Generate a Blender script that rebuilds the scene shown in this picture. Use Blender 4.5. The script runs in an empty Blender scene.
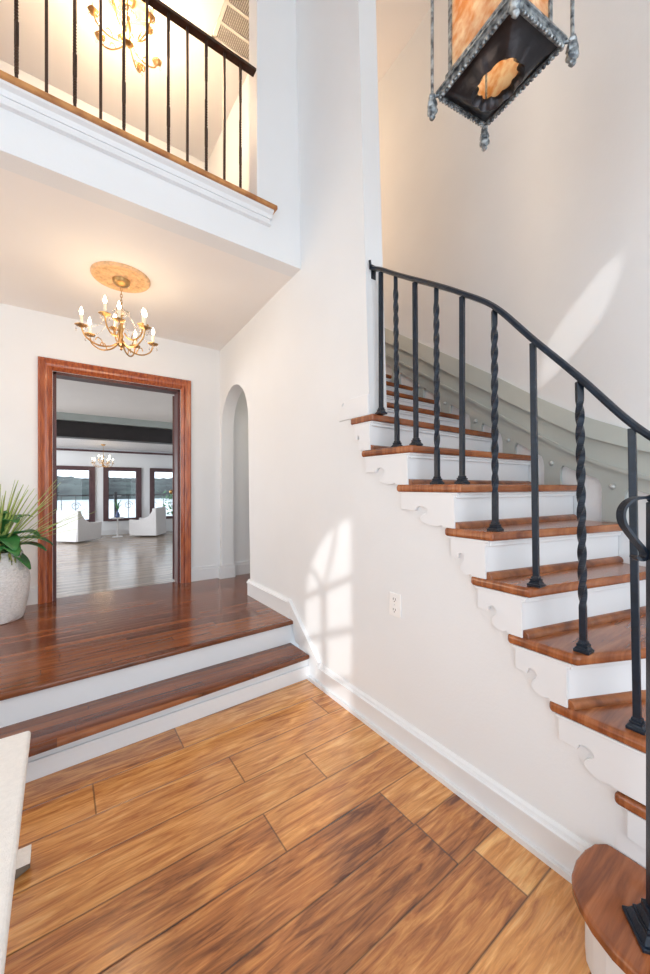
import bpy, bmesh, math, random
from mathutils import Vector, Matrix
random.seed(7)
scene = bpy.context.scene
C = scene.collection
PI = math.pi

# ---------------------------------------------------------------- camera, sky, sun, added fill lamps, exposure
CAMZ = 1.31
cd = bpy.data.cameras.new('camera'); cam = bpy.data.objects.new('camera', cd); C.objects.link(cam)
cam.location = (0, 0, CAMZ); cam.rotation_euler = (PI/2, 0, -math.atan2(374, 525))
cd.sensor_fit = 'HORIZONTAL'; cd.sensor_width = 36; cd.lens = 374/650*36; cd.clip_start = .02; cd.clip_end = 3000
scene.camera = cam

wd = bpy.data.worlds.new('sky'); scene.world = wd; wd.use_nodes = True
bgn = wd.node_tree.nodes['Background']; bgn.inputs[0].default_value = (.86, .93, 1, 1); bgn.inputs[1].default_value = 2.0

def light(name, kind, loc, energy, color, rot=None, size=None, sizey=None, aim=None, spread=None):
    l = bpy.data.lights.new(name, kind); l.energy = energy; l.color = color
    if size:
        if kind == 'AREA':
            l.size = size
            if sizey: l.shape = 'RECTANGLE'; l.size_y = sizey
        else: l.shadow_soft_size = size
    if spread: l.spread = spread
    o = bpy.data.objects.new(name, l); C.objects.link(o); o.location = loc
    if aim: o.rotation_euler = (Vector(aim)-Vector(loc)).to_track_quat('-Z', 'Y').to_euler()
    if rot: o.rotation_euler = rot
    return o

SUN = Vector((1, 1, -.45)).normalized()
sun = light('sun', 'SUN', (-4, -4, 5), 2.0, (1, .98, .95)); sun.data.angle = math.radians(.7)
sun.rotation_euler = SUN.to_track_quat('-Z', 'Y').to_euler()
FILL_COL = (.80, .905, 1.0)
# added fill panels just inside the walls, to brighten foyer, hall and living room
light('foyer_front_fill', 'AREA', (0.3, -1.12, 1.6), 52, FILL_COL, size=2.6, sizey=2.6, aim=(0.3, 3, 1.6))  # large cool fill added behind the camera
light('upper_front_fill', 'AREA', (0.1, -1.12, 4.3), 23, FILL_COL, size=3.0, sizey=1.6, aim=(0.3, 3, 3.4))  # second cool fill, added higher up for the upper walls
light('foyer_side_fill', 'AREA', (-2.5, .6, 1.9), 42, FILL_COL, size=2.2, sizey=2.4, aim=(2, 1.0, 1.5))  # cool fill added out of view before the closed left wall
light('living_room_side_fill', 'AREA', (-3.9, 9.5, 1.1), 330, (.9, .94, 1.0), size=5, sizey=1.8, aim=(2, 9.5, .8))  # fill added out of view to brighten the living room
light('hall_side_fill', 'AREA', (-2.6, 3.1, 1.3), 27, (1, .78, .58), size=1.2, sizey=1.5, aim=(1, 3.0, 1.9))  # warm fill added out of view, tilted up to lift the low ceiling
scene.view_settings.view_transform = 'Standard'; scene.view_settings.look = 'None'
scene.view_settings.exposure = 0.0; scene.view_settings.gamma = 1; scene.view_settings.use_curve_mapping = False
scene.cycles.max_bounces = 10; scene.cycles.diffuse_bounces = 6; scene.cycles.glossy_bounces = 4
scene.cycles.sample_clamp_indirect = 4; scene.cycles.use_denoising = True

# ---------------------------------------------------------------- materials
def newmat(name):
    m = bpy.data.materials.new(name); m.use_nodes = True
    return m, m.node_tree.nodes, m.node_tree.links, m.node_tree.nodes['Principled BSDF']
def setp(b, **k):
    for a, v in k.items():
        a = {'color': 'Base Color', 'rough': 'Roughness', 'metal': 'Metallic', 'coat': 'Coat Weight', 'trans': 'Transmission Weight',
             'emit': 'Emission Color', 'estr': 'Emission Strength', 'spec': 'Specular IOR Level', 'alpha': 'Alpha', 'coatr': 'Coat Roughness'}[a]
        if isinstance(v, tuple) and len(v) == 3: v = (*v, 1)
        b.inputs[a].default_value = v
def noisy(name, color, rough=.5, var=.06, scale=8, bump=0.0, bscale=60, stretch=(1, 1, 1), color2=None, **k):
    m, N, L, b = newmat(name); setp(b, color=color, rough=rough, **k)
    tc = N.new('ShaderNodeTexCoord'); mp = N.new('ShaderNodeMapping'); mp.inputs['Scale'].default_value = stretch
    L.new(tc.outputs['Object'], mp.inputs[0])
    n = N.new('ShaderNodeTexNoise'); n.inputs['Scale'].default_value = scale; n.inputs['Detail'].default_value = 4
    L.new(mp.outputs[0], n.inputs[0])
    r = N.new('ShaderNodeValToRGB'); L.new(n.outputs[0], r.inputs[0])
    c2 = color2 or tuple(c*(1-var) for c in color)
    r.color_ramp.elements[0].color = (*c2, 1); r.color_ramp.elements[1].color = (*[min(1, c*(1+var*.4)) for c in color], 1)
    r.color_ramp.elements[0].position = .35; r.color_ramp.elements[1].position = .65
    L.new(r.outputs[0], b.inputs['Base Color'])
    if bump:
        n2 = N.new('ShaderNodeTexNoise'); n2.inputs['Scale'].default_value = bscale; n2.inputs['Detail'].default_value = 3
        L.new(mp.outputs[0], n2.inputs[0])
        bp = N.new('ShaderNodeBump'); bp.inputs['Strength'].default_value = bump; bp.inputs['Distance'].default_value = .01
        L.new(n2.outputs[0], bp.inputs['Height']); L.new(bp.outputs[0], b.inputs['Normal'])
    return m
def mth(N, L, op, a, b=None, c=None):
    n = N.new('ShaderNodeMath'); n.operation = op
    for i, v in enumerate((a, b, c)):
        if v is None: continue
        if isinstance(v, (int, float)): n.inputs[i].default_value = v
        else: L.new(v, n.inputs[i])
    return n.outputs[0]
def planks(name, w, ln, cols, rough, grain=(2.2, 26), bump=.25, off=0.0, swirl=0.6, gap=.018, dark=.35, gstr=.5, wave=0.0, coat=.0):
    """boards run along x, rows stacked along y"""
    m, N, L, b = newmat(name)
    tc = N.new('ShaderNodeTexCoord'); sp = N.new('ShaderNodeSeparateXYZ'); L.new(tc.outputs['Object'], sp.inputs[0])
    x, y = sp.outputs[0], mth(N, L, 'ADD', sp.outputs[1], off)
    yr = mth(N, L, 'DIVIDE', y, w); row = mth(N, L, 'FLOOR', yr); fy = mth(N, L, 'FRACT', yr)
    wn = N.new('ShaderNodeTexWhiteNoise'); wn.noise_dimensions = '1D'; L.new(row, wn.inputs['W'])
    xo = mth(N, L, 'DIVIDE', mth(N, L, 'ADD', x, mth(N, L, 'MULTIPLY', wn.outputs[0], ln*3.7)), ln)
    col = mth(N, L, 'FLOOR', xo); fx = mth(N, L, 'FRACT', xo)
    cb = N.new('ShaderNodeCombineXYZ'); L.new(row, cb.inputs[0]); L.new(col, cb.inputs[1])
    w2 = N.new('ShaderNodeTexWhiteNoise'); w2.noise_dimensions = '3D'; L.new(cb.outputs[0], w2.inputs[0])
    # grain
    gx = mth(N, L, 'MULTIPLY', x, grain[0]); gy = mth(N, L, 'MULTIPLY', y, grain[1])
    gz = mth(N, L, 'MULTIPLY', w2.outputs[0], 40)
    gc = N.new('ShaderNodeCombineXYZ'); L.new(gx, gc.inputs[0]); L.new(gy, gc.inputs[1]); L.new(gz, gc.inputs[2])
    g = N.new('ShaderNodeTexNoise'); g.inputs['Scale'].default_value = 1; g.inputs['Detail'].default_value = 6; g.inputs['Roughness'].default_value = .62
    g.inputs['Distortion'].default_value = swirl; L.new(gc.outputs[0], g.inputs[0])
    gc2 = N.new('ShaderNodeCombineXYZ'); L.new(mth(N, L, 'MULTIPLY', gx, 2.5), gc2.inputs[0]); L.new(mth(N, L, 'MULTIPLY', gy, 6), gc2.inputs[1]); L.new(gz, gc2.inputs[2])
    g2 = N.new('ShaderNodeTexNoise'); g2.inputs['Scale'].default_value = 1; g2.inputs['Detail'].default_value = 3; L.new(gc2.outputs[0], g2.inputs[0])
    t = mth(N, L, 'ADD', mth(N, L, 'MULTIPLY', w2.outputs[0], 1-gstr), mth(N, L, 'MULTIPLY', mth(N, L, 'SUBTRACT', mth(N, L, 'MULTIPLY', g.outputs[0], 2.2), .6), gstr))
    rp = N.new('ShaderNodeValToRGB'); L.new(t, rp.inputs[0]); e = rp.color_ramp.elements
    while len(e) < len(cols): e.new(.5)
    for i, cc in enumerate(cols): e[i].position = .12+.76*i/(len(cols)-1); e[i].color = (*cc, 1)
    fine = mth(N, L, 'ADD', mth(N, L, 'MULTIPLY', g2.outputs[0], .5), .75)
    # gaps
    ey = mth(N, L, 'MULTIPLY', mth(N, L, 'MINIMUM', fy, mth(N, L, 'SUBTRACT', 1, fy)), w)
    ex = mth(N, L, 'MULTIPLY', mth(N, L, 'MINIMUM', fx, mth(N, L, 'SUBTRACT', 1, fx)), ln)
    ed = mth(N, L, 'MINIMUM', ey, ex)
    mr = N.new('ShaderNodeMapRange'); L.new(ed, mr.inputs[0]); mr.inputs[1].default_value = 0; mr.inputs[2].default_value = gap*.14
    mr.inputs[3].default_value = dark; mr.inputs[4].default_value = 1
    k = mth(N, L, 'MULTIPLY', fine, mr.outputs[0])
    mx = N.new('ShaderNodeMix'); mx.data_type = 'RGBA'; mx.blend_type = 'MULTIPLY'; mx.inputs[0].default_value = 1
    L.new(rp.outputs[0], mx.inputs[6]); cg = N.new('ShaderNodeCombineColor')
    for i in range(3): L.new(k, cg.inputs[i])
    L.new(cg.outputs[0], mx.inputs[7]); L.new(mx.outputs[2], b.inputs['Base Color'])
    setp(b, rough=rough, coat=coat, coatr=.12)
    hv = mth(N, L, 'ADD', mth(N, L, 'MULTIPLY', mr.outputs[0], 1.0), mth(N, L, 'MULTIPLY', g2.outputs[0], .25))
    if wave:
        hv = mth(N, L, 'ADD', hv, mth(N, L, 'MULTIPLY', mth(N, L, 'SINE', mth(N, L, 'MULTIPLY', fy, PI)), wave))
    bp = N.new('ShaderNodeBump'); bp.inputs['Strength'].default_value = bump; bp.inputs['Distance'].default_value = .004
    L.new(hv, bp.inputs['Height']); L.new(bp.outputs[0], b.inputs['Normal'])
    L.new(bp.outputs[0], b.inputs['Coat Normal'])
    return m

M = {}
M['wall'] = noisy('wall_paint', (.79, .818, .838), .55, .02, 2.0, .06, 90)
M['ceil'] = noisy('ceiling_paint', (.86, .85, .84), .7, .015, 2)
M['trim'] = noisy('white_trim_paint', (.775, .80, .825), .32, .015, 3)
M['stringer'] = noisy('pale_green_grey_paint', (.43, .475, .455), .38, .03, 4)
M['floor'] = planks('hickory_planks', .192, 1.15, [(.12, .034, .010), (.40, .145, .040), (.64, .29, .085), (.82, .47, .18)], .22, grain=(4.6, 40), bump=.35, off=-.021, swirl=.8, gstr=.62, coat=.6, gap=.034, dark=.2)
M['platform'] = planks('dark_oak_strips', .058, .9, [(.085, .020, .006), (.19, .055, .016), (.31, .105, .034)], .17, grain=(2, 30), bump=.10, gstr=.5, wave=.5, coat=.3, dark=.55)
M['farfloor'] = planks('grey_oak_strips', .06, 1.0, [(.22, .165, .12), (.33, .255, .19), (.44, .35, .27)], .26, bump=.10, wave=.3, coat=.2, dark=.7)
M['tread'] = planks('stair_tread_oak', .5, 4.0, [(.12, .030, .009), (.27, .080, .024), (.42, .155, .055)], .25, grain=(2.6, 24), bump=.1, off=.21, gap=.0001, dark=1, gstr=.85, coat=.3)
M['nosing'] = noisy('reddish_oak', (.30, .105, .035), .28, .45, 14, .15, 60, (1, 1, 1), color2=(.13, .035, .012), coat=.3)
M['casing'] = noisy('mahogany', (.38, .10, .03), .24, .45, 10, .1, 60, (6, 6, .6), color2=(.24, .052, .022), coat=.3)
M['doorwood'] = noisy('dark_mahogany', (.085, .018, .016), .4, .3, 10, 0, 60, (6, 6, .6))
M['frame'] = noisy('plum_brown_paint', (.085, .04, .045), .4, .2, 10)
M['beam'] = noisy('black_brown_beam', (.016, .011, .012), .5, .3, 6)
M['iron'] = noisy('blue_black_iron', (.007, .015, .029), .33, .35, 30, .12, 120, metal=.1, spec=.4)
M['brown_iron'] = noisy('brown_black_iron', (.06, .03, .018), .4, .3, 30, .1, 100, metal=.4)
M['brass'] = noisy('antique_brass', (.50, .30, .12), .32, .3, 30, metal=.9)
M['hinge'] = noisy('polished_brass', (.75, .5, .2), .3, .1, 30, metal=.9)
M['candle'] = noisy('cream_candle_sleeve', (.85, .78, .62), .5, .04, 20)
M['medallion'] = noisy('antique_gold_plaster', (.80, .50, .26), .5, .25, 40, .5, 70)
M['vase'] = noisy('rough_white_ceramic', (.82, .81, .80), .8, .12, 60, .9, 55, (1, 1, 1.8))
M['cream'] = noisy('cream_linen', (.82, .79, .75), .8, .05, 90, .2, 300)
M['cream_edge'] = noisy('tan_edge', (.60, .46, .30), .6, .1, 20)
M['darkwood'] = noisy('weathered_dark_wood', (.20, .17, .13), .6, .3, 20)
M['chair'] = noisy('white_upholstery', (.76, .75, .75), .8, .04, 40, .1, 200)
M['plate'] = noisy('white_plastic', (.88, .88, .87), .3, .01, 5)
M['slot'] = noisy('dark_slot', (.10, .10, .10), .5, .1, 5)
M['pewter'] = noisy('pewter_verdigris', (.38, .42, .44), .42, .55, 60, .4, 90, metal=.7, color2=(.07, .085, .10))
M['dish'] = noisy('blackened_metal', (.035, .032, .036), .3, .5, 12, .2, 40, metal=.6)
M['bolt'] = noisy('steel_bolt', (.5, .53, .54), .35, .1, 30, metal=.6)
M['vent'] = noisy('cream_grille', (.78, .74, .68), .5, .03, 5)
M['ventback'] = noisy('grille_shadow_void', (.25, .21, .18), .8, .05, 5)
M['leafd'] = noisy('deep_green_leaf', (.045, .21, .055), .35, .3, 20)
M['leafl'] = noisy('grass_green_leaf', (.42, .54, .16), .45, .35, 12)
M['oak_edge'] = noisy('golden_oak_nosing', (.50, .24, .08), .35, .3, 14, color2=(.33, .13, .04))
M['soil'] = noisy('dark_moss', (.03, .035, .02), .9, .4, 60, .6, 60)
M['tassel'] = noisy('yellow_green_strand', (.30, .34, .10), .6, .3, 60)
M['water'] = noisy('lake_water', (.60, .68, .74), .25, .1, .05)
M['hill'] = noisy('wooded_hillside', (.05, .07, .066), .95, .5, .03, color2=(.006, .011, .013))
M['deck'] = noisy('grey_deck', (.55, .55, .55), .7, .1, 3)
M['shore_house'] = noisy('pale_house_siding', (.62, .62, .62), .8, .1, 1)
M['bluevase'] = noisy('blue_glass_bottle', (.08, .12, .25), .15, .1, 5)
M['boards'] = planks('white_ceiling_boards', .10, 6, [(.66, .66, .67), (.76, .76, .77)], .5, grain=(1, 8), gap=.03, dark=.6, bump=.3)
def glassmat(name, tint=(1, 1, 1), rough=0.0):
    m, N, L, b = newmat(name); N.remove(b)
    g = N.new('ShaderNodeBsdfGlossy'); g.inputs['Roughness'].default_value = .02
    t = N.new('ShaderNodeBsdfTransparent'); t.inputs[0].default_value = (*tint, 1)
    f = N.new('ShaderNodeMixShader'); f.inputs[0].default_value = .02
    L.new(t.outputs[0], f.inputs[1]); L.new(g.outputs[0], f.inputs[2]); L.new(f.outputs[0], N['Material Output'].inputs[0]); return m
M['glass'] = glassmat('window_glass', (.97, .985, 1))
m, N_, L_, b_ = newmat('crystal'); setp(b_, color=(1, .98, .95), rough=.03, trans=.85); M['crystal'] = m
m, N_, L_, b_ = newmat('bulb_glow'); setp(b_, color=(1, .9, .7), emit=(1, .85, .6), estr=16.0); M['bulb'] = m
m, N_, L_, b_ = newmat('amber_glass'); setp(b_, rough=.3, trans=.0)
n_ = N_.new('ShaderNodeTexNoise'); n_.inputs['Scale'].default_value = 22; n_.inputs['Detail'].default_value = 5
tc_ = N_.new('ShaderNodeTexCoord'); L_.new(tc_.outputs['Object'], n_.inputs[0])
r_ = N_.new('ShaderNodeValToRGB'); r_.color_ramp.elements[0].color = (.74, .42, .17, 1); r_.color_ramp.elements[1].color = (1, .90, .70, 1)
r_.color_ramp.elements[0].position = .38; r_.color_ramp.elements[1].position = .62
L_.new(n_.outputs[0], r_.inputs[0]); L_.new(r_.outputs[0], b_.inputs['Base Color'])
tl_ = N_.new('ShaderNodeBsdfTranslucent'); L_.new(r_.outputs[0], tl_.inputs[0]); ms_ = N_.new('ShaderNodeMixShader'); ms_.inputs[0].default_value = .6
L_.new(b_.outputs[0], ms_.inputs[1]); L_.new(tl_.outputs[0], ms_.inputs[2]); L_.new(ms_.outputs[0], N_['Material Output'].inputs[0]); M['amber'] = m

# ---------------------------------------------------------------- mesh helpers
class MB:
    def __init__(s): s.bm = bmesh.new()
    def face(s, pts):
        return s.bm.faces.new([s.bm.verts.new(p) for p in pts])
    def box(s, c, d, rz=0, taper=1.0):
        m = Matrix.Translation(c) @ Matrix.Rotation(rz, 4, 'Z')
        v = []
        for z in (-1, 1):
            k = taper if z > 0 else 1
            for x, y in ((-1, -1), (1, -1), (1, 1), (-1, 1)):
                v.append(s.bm.verts.new(m @ Vector((x*d[0]/2*k, y*d[1]/2*k, z*d[2]/2))))
        for f in ((0, 3, 2, 1), (4, 5, 6, 7), (0, 1, 5, 4), (1, 2, 6, 5), (2, 3, 7, 6), (3, 0, 4, 7)): s.bm.faces.new([v[i] for i in f])
        return s
    def bx(s, x0, x1, y0, y1, z0, z1): return s.box(((x0+x1)/2, (y0+y1)/2, (z0+z1)/2), (abs(x1-x0), abs(y1-y0), abs(z1-z0)))
    def prism(s, poly, fn, a, b):
        """poly of 2-D points, fn(p, q, t) -> xyz, extruded from t=a to t=b"""
        A = [s.bm.verts.new(fn(p[0], p[1], a)) for p in poly]; B = [s.bm.verts.new(fn(p[0], p[1], b)) for p in poly]
        s.bm.faces.new(A[::-1]); s.bm.faces.new(B)
        for i in range(len(poly)):
            j = (i+1) % len(poly); s.bm.faces.new((A[i], A[j], B[j], B[i]))
        return s
    def pz(s, poly, z0, z1): return s.prism(poly, lambda x, y, t: (x, y, t), z0, z1)
    def pyz(s, poly, x0, x1): return s.prism(poly, lambda y, z, t: (t, y, z), x0, x1)
    def pxz(s, poly, y0, y1): return s.prism(poly, lambda x, z, t: (x, t, z), y0, y1)
    def lathe(s, prof, c=(0, 0, 0), n=20, mod=None):
        rings = []
        for r, z in prof:
            rings.append([s.bm.verts.new((c[0]+r*(mod(k, n, z) if mod else 1)*math.cos(2*PI*k/n), c[1]+r*(mod(k, n, z) if mod else 1)*math.sin(2*PI*k/n), c[2]+z)) for k in range(n)])
        for i in range(len(rings)-1):
            for k in range(n):
                j = (k+1) % n; s.bm.faces.new((rings[i][k], rings[i][j], rings[i+1][j], rings[i+1][k]))
        s.bm.faces.new(rings[0][::-1]); s.bm.faces.new(rings[-1]); return s
    def sweep(s, pts, sec, up=(0, 0, 1), cap=True, scale=None, closed=False):
        """sec: list of (side, up) offsets"""
        pts = [Vector(p) for p in pts]; up = Vector(up); rings = []; n = len(pts)
        for i, p in enumerate(pts):
            a = pts[(i-1) % n] if (i > 0 or closed) else p
            b = pts[(i+1) % n] if (i < n-1 or closed) else p
            t = (b-a).normalized()
            sd = t.cross(up)
            if sd.length < 1e-4: sd = t.cross(Vector((0, 1, 0)))
            sd.normalize(); u = sd.cross(t).normalized(); k = scale[i] if scale else 1
            rings.append([s.bm.verts.new(p+sd*q[0]*k+u*q[1]*k) for q in sec])
        m = len(sec)
        for i in range(n if closed else n-1):
            for k in range(m):
                j = (k+1) % m; s.bm.faces.new((rings[i][k], rings[i][j], rings[(i+1) % n][j], rings[(i+1) % n][k]))
        if cap and not closed: s.bm.faces.new(rings[0][::-1]); s.bm.faces.new(rings[-1])
        return s
    def tube(s, pts, r, n=8, scale=None, closed=False):
        return s.sweep(pts, [(r*math.cos(2*PI*k/n), r*math.sin(2*PI*k/n)) for k in range(n)], scale=scale, closed=closed)
    def ball(s, c, r, sz=1, seg=10):
        bmesh.ops.create_uvsphere(s.bm, u_segments=seg, v_segments=max(6, seg-2), radius=r, matrix=Matrix.Translation(c) @ Matrix.Diagonal((1, 1, sz, 1))); return s
    def build(s, name, mat, parent=None, smooth=False, bevel=0, seg=2, label=None, loc=None):
        bmesh.ops.recalc_face_normals(s.bm, faces=s.bm.faces)
        me = bpy.data.meshes.new(name); s.bm.to_mesh(me); s.bm.free()
        me.materials.append(M[mat] if isinstance(mat, str) else mat)
        o = bpy.data.objects.new(name, me); C.objects.link(o)
        if loc: o.location = loc
        if smooth:
            for p in me.polygons: p.use_smooth = True
            me.set_sharp_from_angle(angle=math.radians(40))
        if bevel:
            b = o.modifiers.new('bevel', 'BEVEL'); b.width = bevel; b.segments = seg; b.limit_method = 'ANGLE'; b.angle_limit = math.radians(35)
        if parent: attach(o, parent)
        if label: o['label'] = label
        return o
def world_of(o):
    m = o.matrix_basis.copy()
    if o.parent: m = world_of(o.parent) @ o.matrix_parent_inverse @ m
    return m
def attach(o, p): o.parent = p; o.matrix_parent_inverse = world_of(p).inverted()
def tag(o, label, cat, group=None):
    o['label'] = label; o['category'] = cat
    if group: o['group'] = group
    return o
def thing(name, loc, label, cat, group=None, rz=0):
    o = bpy.data.objects.new(name, None); C.objects.link(o); o.location = loc; o.rotation_euler = (0, 0, rz); o.empty_display_size = .1
    return tag(o, label, cat, group)
def struct(o): o['kind'] = 'structure'; return o
def kids(o): return [c for c in bpy.data.objects if c.parent == o]
def copy_tree(o, parent=None):
    c = o.copy(); C.objects.link(c)
    if parent: c.parent = parent
    for k in kids(o): copy_tree(k, c)
    return c

def lx(h): return 1.415 - .034*h + .0015*h*h           # the old plaster wall leans in with height
def xwall(y):                                            # outer curved stair wall in plan
    P = [(-1.3, 2.0), (-.6, 2.03), (0, 2.08), (.3, 2.13), (.6, 2.205), (.85, 2.30), (1.15, 2.425), (1.5, 2.555), (1.8, 2.635), (2.1, 2.695), (2.4, 2.74), (2.8, 2.765), (6, 2.765)]
    if y <= P[0][0]: return P[0][1]
    for (a, b), (c, d) in zip(P, P[1:]):
        if y <= c: t = (y-a)/(c-a); return b+(d-b)*t
    return P[-1][1]
HP = .335; HF2 = -.17; HC = 2.78; HU = 3.06; HT = 5.6
R = .187
YD = 3.94           # door wall
YF = 2.15           # balcony fascia
NY = {1: .16, 2: .20, 3: .29, 4: .512, 5: .658, 6: .797, 7: .935, 8: 1.19, 9: 1.45, 10: 1.80}
YE = {2: .42, 3: .606, 4: .75, 5: .90, 6: 1.022, 7: 1.30, 8: 1.555, 9: 1.64}
for n in range(11, 17): NY[n] = 1.80+.297*(n-10)
YO = {1: -.75, 2: -.62, 3: -.28, 4: .14, 5: .47, 6: .62, 7: .85, 8: 1.15, 9: 1.48, 10: 1.80}
for n in range(11, 17): YO[n] = NY[n]
def hn(n): return R*n+(.013 if n > 2 else .004)

# ---------------------------------------------------------------- structure
struct(MB().bx(-2.8, 2.0, -1.3, 2.17, -.06, 0).build('floor', 'floor'))
struct(MB().bx(-2.8, 2.9, 2.41, YD+.10, 0, HP-.03).build('floor_platform_core', 'trim'))
struct(MB().pz([(-2.8, 2.22), (1.41, 2.355), (1.41, 3.15), (2.9, 3.15), (2.9, YD+.10), (-2.8, YD+.10)], HP-.028, HP+.002).build('floor_platform', 'platform', bevel=.010, seg=3))
struct(MB().bx(-4, 6, YD+.09, 13.3, HF2-.06, HF2).build('floor_living_room', 'farfloor'))

# main wall: the sloping stair outline, the passage arch, all as one plaster surface
def arch_pts(y0, y1, hs, rise, n=14):
    cy = (y0+y1)/2; r = (y1-y0)/2
    return [(cy+r*math.cos(PI*k/n), hs+rise*math.sin(PI*k/n)) for k in range(n+1)]   # from y1 side to y0 side
poly = [(-.6, 0)]
for n in range(2, 10):
    y = .30 if n == 2 else NY[n]+.035
    if n == 2: poly += [(-.6, hn(1)-.036), (-.12, hn(1)-.036), (-.12, hn(2)-.036)]
    else: poly += [(y+.012, hn(n-1)-.036), (y+.012, hn(n)-.036)]
poly += [(1.547, 5.7), (YF+.12, 5.7), (YF+.12, HC+.02), (YD+.02, HC+.02), (YD+.02, 2.0)]
# arch opening in the platform part of the wall
poly += [(3.87, 2.0)] if False else []
A = arch_pts(3.14, 3.875, 1.935, .375)
poly += [(YD+.02, HP-.01), (3.875, HP-.01)] + A + [(3.14, HP-.01), (2.30, HP-.01), (2.30, 0)]
mb = MB(); mb.pyz(poly, 1.415, 1.545); bmesh.ops.recalc_face_normals(mb.bm, faces=mb.bm.faces); mb.bm.normal_update()
bmesh.ops.triangulate(mb.bm, faces=[f for f in mb.bm.faces if len(f.verts) > 4])
for y in [2.15+.15*k for k in range(13)]:
    bmesh.ops.bisect_plane(mb.bm, geom=mb.bm.verts[:]+mb.bm.edges[:]+mb.bm.faces[:], plane_co=(0, y, 0), plane_no=(0, 1, 0))
for z in [.4*k for k in range(1, 14)]:
    bmesh.ops.bisect_plane(mb.bm, geom=mb.bm.verts[:]+mb.bm.edges[:]+mb.bm.faces[:], plane_co=(0, 0, z), plane_no=(0, 0, 1))
def wall_x(y, h):
    k = min(1, max(0, (YD-y)/(YD-2.15))); k = k*k*(3-2*k)*.35+k*.65
    return 1.415 - (.034*h - .0015*h*h)*k
for v in mb.bm.verts: v.co.x += wall_x(v.co.y, v.co.z)-1.415
struct(mb.build('wall_stair', 'wall', smooth=True))

# door wall with its opening, fascia, upper walls, ceilings
DX0, DX1, DH = -.04, 1.005, 2.297
mb = MB(); mb.pxz([(-2.8, HP-.01), (DX0, HP-.01), (DX0, DH), (DX1, DH), (DX1, HP-.01), (1.41, HP-.01), (2.9, HP-.01), (2.9, HC+.02), (-2.8, HC+.02)], YD, YD+.14)
struct(mb.build('wall_door', 'wall'))
struct(MB().bx(-2.8, 1.45, YF+.12, YD+.1, HC, HC+.05).build('ceiling_platform', 'ceil'))
struct(MB().bx(-2.8, 1.41, YF-.0, YF+.12, HC, HU).build('wall_balcony_fascia', 'wall'))
struct(MB().bx(-2.8, 1.41, YF+.125, 5.1, HU-.22, HU-.005).build('floor_upper_hall', 'platform'))
struct(MB().bx(1.01, 1.40, YF, YF+.12, HU, 5.7).build('wall_upper_opening', 'wall'))
struct(MB().bx(-2.8, 2.9, 4.95, 5.07, HU, 5.7).build('wall_upper_back', 'wall'))
struct(MB().bx(1.60, 1.70, YF+.2, 4.95, HU, 5.7).build('wall_upper_right', 'wall'))
struct(MB().bx(-2.8, 2.9, -1.3, 5.1, HT, HT+.1).build('ceiling', 'ceil'))
struct(MB().bx(1.42, 2.9, YD+.02, YD+.12, HC, HU).build('wall_landing_edge', 'wall'))
struct(MB().bx(1.42, 2.88, 3.66, 4.95, HU-.12, HU-.005).build('floor_upper_landing', 'platform'))
# outer curved stair wall
ys = [-1.3+.12*k for k in range(54)]
mb = MB()
outl = [(xwall(y), y) for y in ys]+[(xwall(y)+.12, y) for y in reversed(ys)]
mb.pz(outl, -.05, 5.7); struct(mb.build('wall_right', 'wall', smooth=True))
# passage behind the arch
struct(MB().bx(1.52, 2.9, 3.05, 3.13, HP-.01, 2.5).build('wall_passage_near', 'wall'))
struct(MB().bx(1.52, 2.9, 3.05, YD, 2.42, 2.47).build('ceiling_passage', 'ceil'))
# left side and front walls of the foyer, with the arched window and an added hole that let the sun in
def ring_wall(name, y0, y1, outer, holes):
    mb = MB(); bm = mb.bm; edges = []
    for loop in [outer]+holes:
        vs = [bm.verts.new((x, y0, z)) for x, z in loop]
        edges += [bm.edges.new((vs[i], vs[(i+1) % len(vs)])) for i in range(len(vs))]
    bmesh.ops.triangle_fill(bm, edges=edges, use_beauty=True, use_dissolve=False)
    ext = bmesh.ops.extrude_face_region(bm, geom=bm.faces[:])
    bmesh.ops.translate(bm, verts=[g for g in ext['geom'] if isinstance(g, bmesh.types.BMVert)], vec=(0, y1-y0, 0))
    return struct(mb.build(name, 'wall'))
def arch_xz(x0, x1, z0, hs, rise, n=16):
    cx = (x0+x1)/2; r = (x1-x0)/2
    return [(x0, z0), (x1, z0)]+[(cx+r*math.cos(PI*k/n), hs+rise*math.sin(PI*k/n)) for k in range(n+1)]
WX0, WX1 = -2.10, -1.30
win = [(min(x, -1.50), z) for x, z in arch_xz(WX0, -1.26, .90, 2.06, .43)]
win = [p for i, p in enumerate(win) if i == 0 or p != win[i-1]]
leaf = []  # outline of the added hole, shaped back from its sun patch
for k in range(20):
    a = 2*PI*k/20; u = .205*math.cos(a); v = .112*math.sin(a)*(1-.3*abs(math.cos(a)))
    leaf.append((.235+u*.62-v*.785, 3.125+u*.785+v*.62))
wf = ring_wall('wall_front', -1.3, -1.2, [(-2.8, 0), (2.2, 0), (2.2, 5.7), (-2.8, 5.7)], [win, leaf])
for v in wf.data.vertices:      # added leaf-shaped hole, unseen, skewed along the sun to cast the upper patch
    if v.co.y < -1.25 and 0 < v.co.x < .6 and 2.9 < v.co.z < 3.45: v.co.x -= .1; v.co.z += .045
f = struct(MB().sweep([(x, -1.25, z) for x, z in win], [(-.02, -.03), (.02, -.03), (.02, .03), (-.02, .03)], up=(0, 1, 0), closed=True).build('window_1', 'trim'))
mb = MB()
for x in (WX0+.27,): mb.bx(x-.018, x+.018, -1.27, -1.23, .90, 2.12)
for z in (1.2, 1.5, 1.8, 2.1): mb.bx(WX0, -1.50, -1.27, -1.23, z-.018, z+.018)
cxw = -1.62
mb.tube([(WX0+.265, -1.25, 2.1), (WX0+.18, -1.25, 2.22), (WX0+.08, -1.25, 2.30)], .016, 6)
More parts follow.
